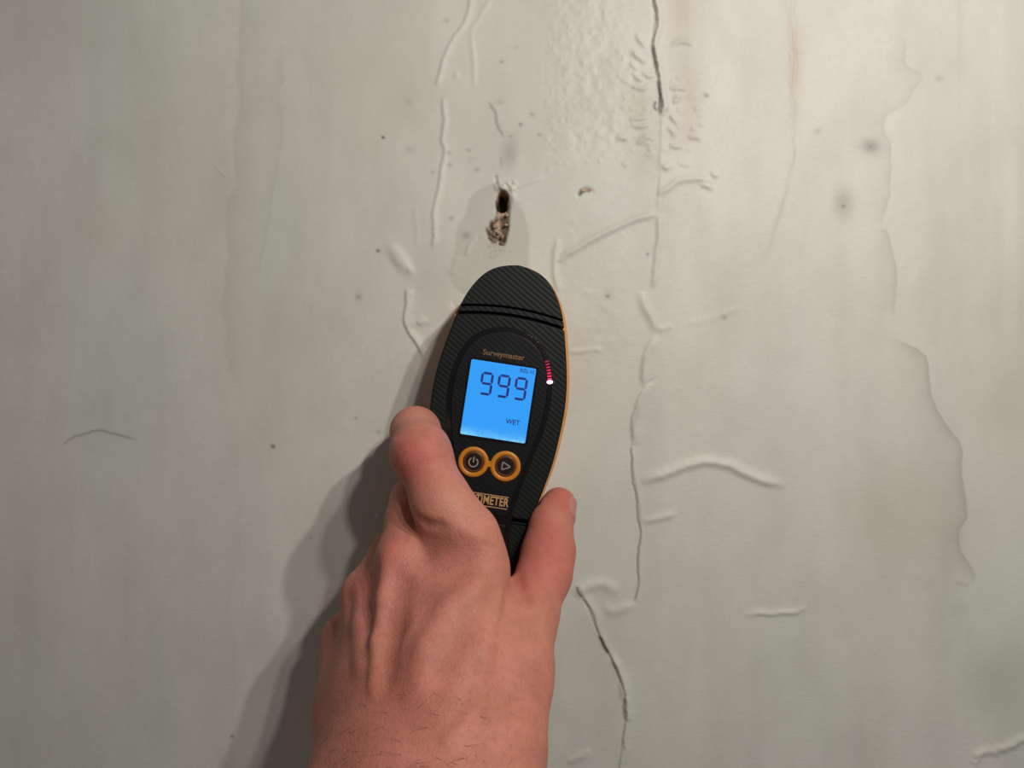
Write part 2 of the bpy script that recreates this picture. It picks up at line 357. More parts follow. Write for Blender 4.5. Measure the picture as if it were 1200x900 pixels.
nb2 = m.n('ShaderNodeTexNoise', i_Scale=1.0, i_Detail=2.0); m.l(mapped((180, 180, 700)), nb2.inputs['Vector'])
bp = m.n('ShaderNodeBump', i_Strength=.22, i_Distance=.0003); m.l(m.math('ADD', nb.outputs[0], nb2.outputs[0]), bp.inputs['Height']); m.l(bp.outputs[0], m.b.inputs['Normal'])
WALL = link('wall_back', me, m.m)
tag(WALL, 'off white damp stained wall with cracked blistered paint and a small hole', None, 'structure')

# crumbs of broken plaster lodged at the hole
crumb_m = NT('plaster_crumb'); cn = crumb_m.n('ShaderNodeTexNoise', i_Scale=700.0)
crumb_m.l(crumb_m.mix(cn.outputs[0], (.30, .19, .12), (.62, .48, .36)), crumb_m.b.inputs['Base Color']); crumb_m.b.inputs['Roughness'].default_value = .9
def crumb_mesh(seed):
    r = random.Random(seed); bm = bmesh.new(); bmesh.ops.create_icosphere(bm, subdivisions=1, radius=1)
    for v in bm.verts: v.co *= r.uniform(.65, 1.2)
    x = bpy.data.meshes.new('plaster_crumb'); bm.to_mesh(x); bm.free(); x.materials.append(crumb_m.m); return x
cms = [crumb_mesh(i) for i in range(8)]
chalk = plain('white_plaster', (.80, .77, .70), .9)
for x in cms[4:]: x.materials[0] = chalk
r = random.Random(3)
for i, (u, v, sz, hh) in enumerate([(596, 216, .9, .5), (591, 218, .8, .5), (601, 219, .8, .5), (598, 220, .6, .7), (587, 219, .7, .4), (603, 223, .6, .4), (580, 265, 1.3, -.9), (584, 272, 1.1, -1.2), (593, 263, 1.0, -1.1),
                                    (588, 277, 1.2, -1.2), (594, 252, .9, -.5)]):
    o = bpy.data.objects.new('plaster_crumb', cms[i % 4 + (4 if i < 6 else 0)]); COL.objects.link(o); o.parent = WALL
    p = W(u, v, 0); o.location = (p[0] * .001, -hh * .001, p[1] * .001 + ZC); o.scale = (sz * .001, sz * .0008, sz * .0012); o.rotation_euler = (r.random() * 6, r.random() * 6, r.random() * 6)

# ================================================================ MOISTURE METER
TILT = math.radians(8.7); ct, sn = math.cos(TILT), math.sin(TILT)
MC = np.array([-5.8, -7.2]); MH0 = 1.0      # screen centre on the wall plane (mm), back of the meter above the wall
METER = bpy.data.objects.new('moisture_meter', None); COL.objects.link(METER); METER.empty_display_size = .03
METER.matrix_world = Matrix(((ct, sn, 0, MC[0] * .001), (0, 0, -1, -MH0 * .001), (-sn, ct, 0, MC[1] * .001 + ZC), (0, 0, 0, 1)))
tag(METER, 'dark handheld moisture meter with lit blue 999 display, held against the wall', 'moisture meter')
OUT_S = np.array([58.4, 57.9, 57.0, 55, 52.5, 49, 43.6, 37, 29, 22, 15, 8, 0, -9, -22.5, -38, -49.5, -60, -80, -100, -112, -118, -121, -122])
OUT_T = np.array([0, 4.5, 8.0, 12.0, 14.7, 17.3, 20.3, 22.6, 24.4, 26, 27.3, 28.3, 28.7, 28.3, 27.2, 24, 21.2, 20.4, 20.8, 20.8, 18.5, 13, 7, 0])
GR_S = np.array([31.8, 31.2, 29.8, 26.3, 22.0, 16, 10, 3, -3, -13, -21, -33, -45, -53, -60, -68, -80, -100, -108, -110])
GR_T = np.array([0, 5.0, 9.6, 14.9, 18.0, 20.4, 21.8, 22.2, 22.0, 20.6, 18.4, 15.8, 13.4, 12.8, 13.8, 15.6, 16, 15.0, 10, 0])
def dense(S, T, n=90):
    d = np.concatenate([[0], np.cumsum(np.hypot(np.diff(S), np.diff(T)))]); x = np.linspace(0, d[-1], n)
    s = np.interp(x, d, S); t = np.interp(x, d, T)
    for _ in range(6):
        s[1:-1] = .25 * s[:-2] + .5 * s[1:-1] + .25 * s[2:]; t[1:-1] = .25 * t[:-2] + .5 * t[1:-1] + .25 * t[2:]
    return s, t
OS, OT = dense(OUT_S, OUT_T, 110); GS, GT = dense(GR_S, GR_T, 100)
def closed(s, t):      # counter-clockwise from the bottom right: right side up, left side down
    return np.concatenate([np.stack([t, s], 1)[::-1], np.stack([-t, s], 1)[1:-1]])
def inset(P, d):
    nx = np.roll(P, -1, 0) - np.roll(P, 1, 0); L = np.hypot(nx[:, 0], nx[:, 1]) + 1e-9
    return P - np.stack([nx[:, 1], -nx[:, 0]], 1) / L[:, None] * d
def slab(name, P, z0, z1, bev, mat, parent=METER, draft=0.0, n=4, bottom=True, dome=0.0):
    rings = [(inset(P, 0), z0), (inset(P, draft), z1 - bev)]
    for i in range(1, n + 1):
        q = i / n * math.pi / 2; rings.append((inset(P, draft + bev * (1 - math.cos(q))), z1 - bev + bev * math.sin(q)))
    N = len(P); vs = []; fs = []
    for R, z in rings: vs += [(x * .001, y * .001, z * .001) for x, y in R]
    for r_ in range(len(rings) - 1):
        for i in range(N):
            j = (i + 1) % N; fs.append((r_ * N + i, r_ * N + j, (r_ + 1) * N + j, (r_ + 1) * N + i))
    ns = len(fs); b = (len(rings) - 1) * N
    fs.append(tuple(range(b, b + N)))
    if bottom: fs.append(tuple(range(N))[::-1])
    x = bpy.data.meshes.new(name); x.from_pydata(vs, [], fs)
    o = link(name, x, mat, parent, False)
    x.polygons.foreach_set('use_smooth', [i < ns for i in range(len(fs))])
    return o

def textured(name, col, col2, rough, bump):
    m = NT(name); tc = m.n('ShaderNodeTexCoord'); mp = m.n('ShaderNodeMapping'); mp.inputs['Rotation'].default_value = (0, 0, math.radians(-58))
    m.l(tc.outputs['Object'], mp.inputs['Vector'])
    wv = m.n('ShaderNodeTexWave', i_Scale=170.0, i_Distortion=.5, i_Detail=1.0); m.l(mp.outputs[0], wv.inputs['Vector'])
    nz = m.n('ShaderNodeTexNoise', i_Scale=250.0, i_Detail=3.0); m.l(tc.outputs['Object'], nz.inputs['Vector'])
    c = m.mix(wv.outputs[1], col, col2); c = m.mix(m.math('MULTIPLY', nz.outputs[0], .3), c, tuple(x * 1.5 for x in col2)); m.l(c, m.b.inputs['Base Color'])
    m.b.inputs['Roughness'].default_value = rough; m.b.inputs['Specular IOR Level'].default_value = .2
    bp = m.n('ShaderNodeBump', i_Strength=bump, i_Distance=.0002); m.l(wv.outputs[1], bp.inputs['Height']); m.l(bp.outputs[0], m.b.inputs['Normal']); return m.m
RUB = textured('charcoal_ribbed_plastic', (.0055, .0075, .0068), (.010, .0125, .0115), .5, .3)
FACE = textured('face_plastic', (.006, .0065, .0075), (.008, .0085, .010), .45, .12)
BLK = plain('gloss_black', (.004, .004, .005), .22)
ORG = plain('orange_plastic', (.74, .33, .10), .45)
ORING = plain('orange_button_ring', (.62, .22, .015), .4)
DARK = plain('dark_core', (.008, .008, .008), .7)
full = closed(OS, OT)
slab('case_back', inset(full, -1.9) + np.array([.6, 0]), 0, 18.0, 2.6, ORG, draft=.2)
slab('case_core', inset(full, .9), 17.5, 27.5, .5, DARK)
def cut_poly(f_lo, f_hi):
    """part of the outline between two curves s=f(t)"""
    P = inset(full, -0.2); keep = []
    hi = lambda t: f_hi(t) if f_hi else 1e9
    lo = lambda t: f_lo(t) if f_lo else -1e9
    out = []
    for x, y in P:
        if lo(x) <= y <= hi(x): out.append((x, y))
    R = sorted([p for p in out if p[0] > 0], key=lambda p: p[1]); L = sorted([p for p in out if p[0] < 0], key=lambda p: -p[1])
    M_ = [p for p in out if p[0] == 0]
    def edge(f, sgn_order):
        y = f(20); 
        for _ in range(20): y = f(np.interp(y, OS[::-1], OT[::-1]))
        t = np.interp(y, OS[::-1], OT[::-1]) + .2; xs = np.linspace(-t, t, 26) * sgn_order
        return [(x, f(x)) for x in xs]
    pts = []
    if f_lo: pts += edge(f_lo, 1)
    else: pts += [p for p in M_ if p[1] < 0]
    pts += R
    if f_hi: pts += edge(f_hi, -1)
    else: pts += [p for p in M_ if p[1] > 0]
    pts += L
    # resample so the bevel stays even
    Q = np.array(pts); Q2 = np.vstack([Q, Q[:1]]); d = np.concatenate([[0], np.cumsum(np.hypot(*np.diff(Q2, axis=0).T))]); n = int(d[-1] / .9)
    x = np.linspace(0, d[-1], n, endpoint=False)
    return np.stack([np.interp(x, d, Q2[:, 0]), np.interp(x, d, Q2[:, 1])], 1)
c1 = lambda t: 36.6 - .0045 * t * t
c2 = lambda t: 37.15 - .0045 * t * t
c3 = lambda t: 39.8 - .0045 * t * t
c4 = lambda t: 40.1 - .0045 * t * t
c5 = lambda t: -48.7
c6 = lambda t: -49.6
TOP = 33.0
tag(slab('nose_cap', cut_poly(c4, None), 16, TOP - .2, .3, RUB, draft=.25), 'ribbed charcoal nose cap')
slab('cap_band', cut_poly(c2, c3), 16, TOP - .3, .2, RUB, draft=.25)
slab('front_shell', cut_poly(c5, c1), 16, TOP, .9, RUB, draft=.25)
slab('battery_cover', cut_poly(None, c6), 16, TOP, .9, RUB, draft=.25)
gp = closed(GS, GT)
slab('groove_trim', gp, TOP - 3, TOP + .12, .1, BLK, n=2)
def resample(Q, step):
    Q2 = np.vstack([Q, Q[:1]]); d = np.concatenate([[0], np.cumsum(np.hypot(*np.diff(Q2, axis=0).T))]); x = np.linspace(0, d[-1], int(d[-1] / step), endpoint=False)
    return np.stack([np.interp(x, d, Q2[:, 0]), np.interp(x, d, Q2[:, 1])], 1)
fs_, ft_ = GS, np.clip(GT - 2.0, 0, None)
up = (GS > -48.7)
fp = np.array([p for p in inset(gp, 2.0) if p[1] > -48.7]); 
fr = resample(fp, .8)
FACEPLATE = slab('face_plate', fr, TOP - 2, TOP + .65, .5, FACE, n=3)
fp2 = np.array([p for p in inset(gp, 2.0) if p[1] < -49.9]); fr2 = resample(fp2, .8)
slab('face_plate_lower', fr2, TOP - 2, TOP + .65, .5, FACE, n=3)
ZF = TOP + .65
tag(slab('hinge_tab', np.array([(-24.6, 33.2), (-23.0, 33.0), (-22.0, 36.5), (-23.2, 36.7)]), 15.5, 29.5, .3, ORG, n=2), 'orange tab at the cap seam')
slab('side_port', np.array([(29.6 + .9 * math.cos(q), 1.3 + 1.9 * math.sin(q)) for q in np.linspace(0, 2 * math.pi, 16, endpoint=False)]), 12.5, 16.2, .3, DARK, n=2)

def rect(x0, y0, x1, y1, r=.4, n=4):
    P = []
    for cx, cy, a in ((x1 - r, y0 + r, -90), (x1 - r, y1 - r, 0), (x0 + r, y1 - r, 90), (x0 + r, y0 + r, 180)):
        for i in range(n + 1): q = math.radians(a + 90 * i / n); P.append((cx + r * math.cos(q), cy + r * math.sin(q)))
    return np.array(P)
slab('screen_bezel', rect(-14.9, -17.2, 14.9, 17.0, 1.0), ZF - .5, ZF + .18, .15, BLK, n=2)
# backlit display: edge lamps along the lower side
lcd = NT('backlit_blue_display'); tc = lcd.n('ShaderNodeTexCoord'); sp = lcd.n('ShaderNodeSeparateXYZ'); lcd.l(tc.outputs['Object'], sp.inputs[0])
gl = lcd.math('POWER', lcd.ramp(sp.outputs[1], -.0105, -.0163), 2.4)
hx = lcd.n('ShaderNodeTexNoise', i_Scale=160.0); lcd.l(tc.outputs['Object'], hx.inputs['Vector'])
col = lcd.mix(lcd.math('MULTIPLY', gl, lcd.ramp(hx.outputs[0], .25, .6)), (.030, .36, 1.0), (.30, .80, 1.0))
lcd.l(col, lcd.b.inputs['Emission Color']); lcd.b.inputs['Emission Strength'].default_value = .92
lcd.b.inputs['Base Color'].default_value = (.01, .02, .04, 1); lcd.b.inputs['Roughness'].default_value = .35; lcd.b.inputs['Specular IOR Level'].default_value = .2
SCREEN = tag(slab('screen', rect(-13.9, -16.1, 13.9, 15.9, .7), ZF, ZF + .3, .1, lcd.m, n=2), 'glowing blue display reading 999 WET')
INK = plain('display_ink', (.004, .012, .10), .5, (.002, .02, .22), .5)
ZS = ZF + .3
def seg_poly(x0, y0, x1, y1, wd):
    L = math.hypot(x1 - x0, y1 - y0); ex, ey = (x1 - x0) / L, (y1 - y0) / L; h = wd / 2
    P = [(0, 0), (h, -h), (L - h, -h), (L, 0), (L - h, h), (h, h)]
    return np.array([(x0 + a * ex - b * ey, y0 + a * ey + b * ex) for a, b in P])
def flat_mesh(name, polys, z, th, mat, parent):
    vs = []; fs = []
    for P in polys:
        b = len(vs); n = len(P)
        vs += [(x * .001, y * .001, z * .001) for x, y in P] + [(x * .001, y * .001, (z + th) * .001) for x, y in P]
        fs.append(tuple(range(b + n, b + 2 * n)))
        fs += [(b + i, b + (i + 1) % n, b + n + (i + 1) % n, b + n + i) for i in range(n)]
    x = bpy.data.meshes.new(name); x.from_pydata(vs, [], fs); return link(name, x, mat, parent, False)
DW, DH = 4.3, 8.8
for cx in (-6.1, 1.2, 8.5):
    y1 = 10.9; x0, x1 = cx - DW / 2, cx + DW / 2; ym = y1 - DH / 2; y0 = y1 - DH; g = .12
    segs = [(x0 + g, y1, x1 - g, y1), (x0, y1 - g, x0, ym + g), (x1, y1 - g, x1, ym + g), (x0 + g, ym, x1 - g, ym), (x1, ym - g, x1, y0 + g), (x0 + g, y0, x1 - g, y0)]
    flat_mesh('digit_nine', [seg_poly(*s_, 1.05) for s_ in segs], ZS, .06, INK, SCREEN)
def text(name, s, x, y, size, mat, parent, z, sx=1.0, th=.05, bold=0.0, space=1.0):
    c = bpy.data.curves.new(name, 'FONT'); c.body = s; c.size = size; c.align_x = 'CENTER'; c.align_y = 'CENTER'; c.extrude = th / 2; c.offset = bold; c.space_character = space
    t = bpy.data.objects.new(name, c); COL.objects.link(t); dg = bpy.context.evaluated_depsgraph_get(); dg.update()
    me = bpy.data.meshes.new_from_object(t.evaluated_get(dg)); COL.objects.unlink(t); bpy.data.objects.remove(t)
    n = len(me.vertices); q = np.empty(n * 3, np.float32); me.vertices.foreach_get('co', q); q = q.reshape(-1, 3)
    q[:, 0] = (q[:, 0] * sx + x) * .001; q[:, 1] = (q[:, 1] + y) * .001; q[:, 2] = (q[:, 2] + z + th / 2) * .001
    me.vertices.foreach_set('co', q.ravel()); me.materials.clear(); me.update()
    return link(name, me, mat, parent, False)
text('mode_text', 'REL', 9.0, 14.2, 2.5, INK, SCREEN, ZS, .95, bold=.03)
flat_mesh('mode_symbol', [seg_poly(11.3, 14.6, 12.5, 14.6, .3), seg_poly(11.3, 13.9, 12.5, 13.9, .3), seg_poly(13.2, 15.2, 12.7, 14.2, .3), seg_poly(12.7, 14.2, 13.2, 13.2, .3)], ZS, .06, INK, SCREEN)
text('status_text', 'WET', 7.4, -8.0, 2.9, INK, SCREEN, ZS, .95, bold=.05)
TAN = plain('printed_orange_lettering', (.24, .12, .045), .5)
TAN2 = plain('printed_tan_lettering', (.60, .33, .15), .5)
text('model_lettering', 'Surveymaster', -.7, 19.6, 3.3, TAN, FACEPLATE, ZF, .98, bold=.04)
text('maker_lettering', 'PROTIMETER', .2, -42.3, 5.0, TAN2, FACEPLATE, ZF, .70, bold=.12, space=1.06)
flat_mesh('maker_rule', [rect(-10.6, -45.0, 10.6, -44.65, .1), rect(-10.6, -40.0, 10.6, -39.65, .1)], ZF, .05, TAN2, FACEPLATE)
# the two buttons
def ring_mesh(name, cx, cy, r0, r1, z, hgt, mat, parent, n=48, k=10):
    vs = []; fs = []
    for i in range(n):
        q = 2 * math.pi * i / n
        for j in range(k + 1):
            e = math.pi * j / k; rr = (r0 + r1) / 2 + (r1 - r0) / 2 * math.cos(e)
            vs.append(((cx + rr * math.cos(q)) * .001, (cy + rr * math.sin(q)) * .001, (z + hgt * math.sin(e)) * .001))
    for i in range(n):
        for j in range(k):
            a_ = i * (k + 1) + j; b_ = ((i + 1) % n) * (k + 1) + j; fs.append((a_, b_, b_ + 1, a_ + 1))
    x = bpy.data.meshes.new(name); x.from_pydata(vs, [], fs); return link(name, x, mat, parent)
KEY = plain('button_rubber', (.014, .005, .003), .35)
ICON = plain('button_icon_print', (.30, .27, .25), .5)
def loc_px(u, v):
    d = (np.array([u - 584, v - 470])) / 2.75; return d[0] * ct + d[1] * sn, d[0] * sn - d[1] * ct
BP = [loc_px(555, 541), loc_px(592.2, 546)]
def arc_poly(cx, cy, r, wd, a0, a1, n=18):
    A = np.radians(np.linspace(a0, a1, n)); return [np.array([(cx + (r - wd / 2) * math.cos(p), cy + (r - wd / 2) * math.sin(p)), (cx + (r + wd / 2) * math.cos(p), cy + (r + wd / 2) * math.sin(p)),
            (cx + (r + wd / 2) * math.cos(q), cy + (r + wd / 2) * math.sin(q)), (cx + (r - wd / 2) * math.cos(q), cy + (r - wd / 2) * math.sin(q))]) for p, q in zip(A[:-1], A[1:])]
for i, (bx, by) in enumerate(BP):
    ring_mesh('button_ring', bx, by, 4.5, 6.5, ZF, .55, ORING, METER)
    ring_mesh('button_seat', bx, by, 3.3, 4.6, ZF + .02, .28, plain('button_seat_amber', (.10, .03, .006), .4), METER)
    P = np.array([(bx + 4.4 * math.cos(q), by + 4.4 * math.sin(q)) for q in np.linspace(0, 2 * math.pi, 40, endpoint=False)])
    B = slab('button', P, ZF - .1, ZF + .25, .2, KEY, n=3)
    if i == 0:
        flat_mesh('power_icon', arc_poly(bx, by - .1, 1.9, .55, 122, 418) + [rect(bx - .28, by - .2, bx + .28, by + 2.3, .1)], ZF + .25, .04, ICON, B)
    else:
        T = [(bx - 1.35, by - 1.75), (bx + 2.2, by), (bx - 1.35, by + 1.75)]
        flat_mesh('play_icon', [seg_poly(*T[0], *T[1], .5), seg_poly(*T[1], *T[2], .5), seg_poly(*T[2], *T[0], .5)], ZF + .25, .04, ICON, B)
mx = (BP[0][0] + BP[1][0]) / 2; my = (BP[0][1] + BP[1][1]) / 2
slab('ring_bridge', rect(mx - 1.4, my - 1.3, mx + 1.4, my + 1.3, .8), ZF - .1, ZF + .4, .2, ORING, n=2)
# scale of lamps in the groove, only the last one lit
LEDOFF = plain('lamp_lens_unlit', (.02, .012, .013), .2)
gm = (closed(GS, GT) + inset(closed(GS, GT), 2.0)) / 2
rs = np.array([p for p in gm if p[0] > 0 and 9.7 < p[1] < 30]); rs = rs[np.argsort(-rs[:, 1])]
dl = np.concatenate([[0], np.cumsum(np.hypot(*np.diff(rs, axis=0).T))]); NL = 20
glow = {NL - 1: ((1.0, .42, .60), 6.0), NL - 2: ((1.0, .02, .13), 1.0), NL - 3: ((1.0, .015, .12), .85), NL - 4: ((1.0, .015, .12), .65), NL - 5: ((1.0, .015, .12), .45), NL - 6: ((1.0, .015, .12), .28), NL - 7: ((1.0, .015, .12), .18), NL - 8: ((1.0, .015, .12), .1)}  # first entry is the lit lamp; the others paint its fading red trail as emission
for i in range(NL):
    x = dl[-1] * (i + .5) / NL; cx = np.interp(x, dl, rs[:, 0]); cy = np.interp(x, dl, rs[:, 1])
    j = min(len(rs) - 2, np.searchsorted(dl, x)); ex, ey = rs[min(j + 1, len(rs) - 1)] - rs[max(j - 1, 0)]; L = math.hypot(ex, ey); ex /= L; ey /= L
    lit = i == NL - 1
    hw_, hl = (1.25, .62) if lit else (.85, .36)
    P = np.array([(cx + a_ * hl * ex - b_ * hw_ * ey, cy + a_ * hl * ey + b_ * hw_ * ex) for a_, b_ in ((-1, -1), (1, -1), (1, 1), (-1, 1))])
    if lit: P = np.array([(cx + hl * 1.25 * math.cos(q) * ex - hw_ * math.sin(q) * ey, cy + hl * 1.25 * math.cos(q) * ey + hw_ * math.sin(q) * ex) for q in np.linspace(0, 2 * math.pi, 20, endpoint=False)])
    mt = plain('lamp_lens_lit_and_trail', (.3, .02, .05), .3, *glow[i]) if i in glow else LEDOFF
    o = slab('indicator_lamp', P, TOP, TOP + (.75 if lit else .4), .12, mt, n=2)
    if lit: tag(o, 'red indicator lamp shining at the end of the scale')

# ================================================================ HAND
def smin(a, b, k):
    h = np.clip(.5 + .5 * (b - a) / k, 0, 1); return b + (a - b) * h - k * h * (1 - h)
def smax(a, b, k): return -smin(-a, -b, k)
def cone(P, a, ra, b, rb):
    a = np.asarray(a, np.float32); e = (np.asarray(b, np.float32) - a); q = P - a
    t = np.clip(q @ e / (e @ e + 1e-9), 0, 1); q = q - t[:, None] * e
    return np.sqrt((q * q).sum(1)) - (ra + t * (rb - ra)).astype(np.float32)
def chain(P, pts, k):
    d = None
    for (a, ra), (b, rb) in zip(pts[:-1], pts[1:]):
        c = cone(P, a, ra, b, rb); d = c if d is None else smin(d, c, k)
    return d
J = lambda u, v, h, r: (W(u, v, h), r)
A = lambda X, Z, h, r: (np.array([X, Z, h], float), r)
WR = J(570, 945, 118, 18); WU = J(424, 950, 103, 18.5)
i_m, m_m, r_m, p_m = J(552, 666, 71, 13.0), J(478, 657, 65, 11.5), J(433, 699, 55, 10.4), J(409, 750, 45, 10.4)
PALM = [([i_m, J(532, 780, 94, 14), J(528, 930, 117, 19)]), ([m_m, J(484, 790, 90, 13), J(490, 935, 116, 19)]),
        ([r_m, J(446, 800, 80, 13.5), J(455, 935, 113, 19)]), ([p_m, J(416, 830, 70, 13.5), WU])]
PALMPAD = [([A(-14, -78, 58, 11), A(-16, -100, 72, 15), A(-20, -120, 100, 20)]), ([A(-52, -92, 42, 10), A(-48, -115, 66, 15), A(-42, -128, 95, 18)]), ([A(-30, -80, 52, 11), A(-32, -110, 72, 15)])]
ARM = [([WR, A(-12, -190, 165, 24), A(-16, -270, 212, 31)]), ([WU, A(-50, -190, 157, 24), A(-52, -270, 202, 31)]), ([J(498, 945, 116, 20), A(-32, -190, 163, 26), A(-34, -270, 208, 34)])]
THUMBBASE = [J(581, 870, 103, 17), J(595, 790, 86, 14.3), J(616, 722, 66, 11.6)]
THUMB = [J(612, 738, 69, 12), J(638, 672, 51, 10.0), J(643, 645, 42, 9.9), J(646, 611, 33, 8.1), J(655, 591, 27, 7.4)]
INDEX = [i_m, J(544, 630, 70.5, 12.2), J(519, 592, 69, 10.6), J(493, 531, 59, 10.9), J(487, 506, 40, 9.3), A(-42.5, -22, 20, 8.2), A(-41.5, -25, 14, 7.2)]
MIDDLE = [m_m, J(481, 610, 54, 9.4), J(487, 588, 44, 9.8), A(-43.5, -52, 25, 8.6), A(-40, -56, 12, 7.6)]
RING = [r_m, A(-51, -72, 36, 8.8), A(-45, -64, 25, 8.8), A(-41, -70, 13, 7.8), A(-37, -74, 11, 7.2)]
PINKY = [p_m, A(-60, -95, 28, 8.2), A(-52, -87, 18, 8.0), A(-45, -88, 11, 7.2), A(-38, -90, 10.5, 6.4)]
DETAIL = []        # filled below: (kind, [points], radius, k)
def meter_sd(P):
    x = P[:, 0] - MC[0]; z = P[:, 1] - MC[1]; t = x * ct - z * sn; s = x * sn + z * ct
    hw = np.interp(s, OS[::-1], OT[::-1], left=0, right=0) + np.interp(P[:, 2], [18, 20.5], [3.1, .35])
    return np.maximum(np.maximum((np.abs(t) - hw) * .95, np.maximum(s - 60, -123 - s)), P[:, 2] - (TOP + .8 + MH0)).astype(np.float32)
def hand_sd(P, detail=True):
    P = P.astype(np.float32); palm = None
    for c in PALM: d = chain(P, c, 8); palm = d if palm is None else smin(palm, d, 13)
    for c in PALMPAD: palm = smin(palm, chain(P, c, 8), 9)
    arm = None
    for c in ARM: d = chain(P, c, 10); arm = d if arm is None else smin(arm, d, 9)
    palm = smin(palm, arm, 10)
    palm = smin(palm, chain(P, THUMBBASE, 8), 9)
    tot = None
    for c, k, kk in ((THUMB, 6, 4.5), (INDEX, 6, 7), (MIDDLE, 4, 6), (RING, 3, 5), (PINKY, 3, 5)):
        d = smin(palm, chain(P, c, k), kk); tot = d if tot is None else smin(tot, d, 1.0)
    if detail:
        for kind, pts, r, kk in DETAIL:
            d = chain(P, [(p, r) for p in pts], kk)
            tot = smin(tot, d, kk) if kind == '+' else smax(tot, -d, kk)
    tot = smax(tot, -(meter_sd(P) - .25), .8)
    return np.maximum(tot, 1.6 - P[:, 2])
EYEP = np.array([0, 0, EYE])
def hits(uv):
    """surface points of the hand behind photo pixels, and their normals"""
    d = np.array([W(u, v, 0) for u, v in uv]) - EYEP; d /= np.linalg.norm(d, axis=1)[:, None]; x = np.full(len(d), 100.0)
    for _ in range(60): x += hand_sd(EYEP + d * x[:, None], False) * .85
    p = EYEP + d * x[:, None]
    g = np.stack([hand_sd(p + q, False) - hand_sd(p - q, False) for q in np.eye(3) * .6], 1)
    return p, g / (np.linalg.norm(g, axis=1)[:, None] + 1e-9)
FEAT = []
def bump(path, r, proud, k=2.5): FEAT.append(('+', path, r, proud, k))
def groove(path, r, deep, k=1.5): FEAT.append(('-', path, r, deep, k))
bump([(455, 652), (448, 700), (443, 750), (441, 805)], 2.6, 1.3, 3.5)                 # middle tendon
bump([(556, 680), (528, 720), (503, 760), (488, 810)], 4.0, .6, 5)                  # index tendon
bump([(424, 690), (421, 730), (421, 780)], 3.0, .7, 4)                              # ring tendon
bump([(456, 650), (461, 646)], 5.0, .7, 4)                                           # knuckle
bump([(424, 684), (430, 682)], 4.5, .4, 4)
groove([(470, 685), (461, 735), (452, 795)], 4.2, 1.2, 4.5)
groove([(540, 730), (520, 775)], 8.0, .4, 6)
groove([(489, 606), (499, 614), (512, 617), (520, 617)], 1.1, .5, 2.2)              # fold at the finger root
groove([(512, 642), (535, 655), (556, 652)], 7.0, .7, 6)
groove([(602, 678), (612, 700), (623, 722), (628, 740)], 2.2, .8, 3)                # web fold
groove([(613, 704), (621, 716), (628, 729)], .8, .8, 1.2); groove([(622, 728), (626, 742)], .8, .4, 1.4)
groove([(638, 643), (647, 650), (656, 657), (664, 661)], .8, .5, 1.2); groove([(640, 655), (650, 663)], .8, .25, 1.4)                          # thumb joint crease
bump([(484, 533), (496, 526)], 6.0, .6, 5)                                           # finger joint
groove([(466, 511), (476, 508), (488, 507), (500, 510)], 1.4, .16, 2.0)
for u0, v0, u1, v1 in ((545, 608, 570, 612), (548, 615, 574, 622), (552, 622, 578, 630), (560, 640, 580, 641)):
    groove([(u0, v0), ((u0 + u1) / 2, (v0 + v1) / 2 - 2), (u1, v1)], .8, .16, 1.4)
bump([(585, 700), (570, 760), (560, 830)], 2.2, .35, 3)                              # vein
bump([(560, 830), (525, 870)], 2.0, .3, 3)
fp_, fn_ = hits([q for f in FEAT for q in f[1]]); c_ = 0
for kind, path, r_, a_, k_ in FEAT:
    p, n = fp_[c_:c_ + len(path)], fn_[c_:c_ + len(path)]; c_ += len(path)
    pr = np.full(len(path), float(a_))
    if len(path) > 2: pr[-1] -= .9 if kind == '+' else .6 * a_
    pr = pr[:, None]
    DETAIL.append((kind, list(p - n * (r_ - pr) if kind == '+' else p + n * (r_ - pr)), r_, k_))
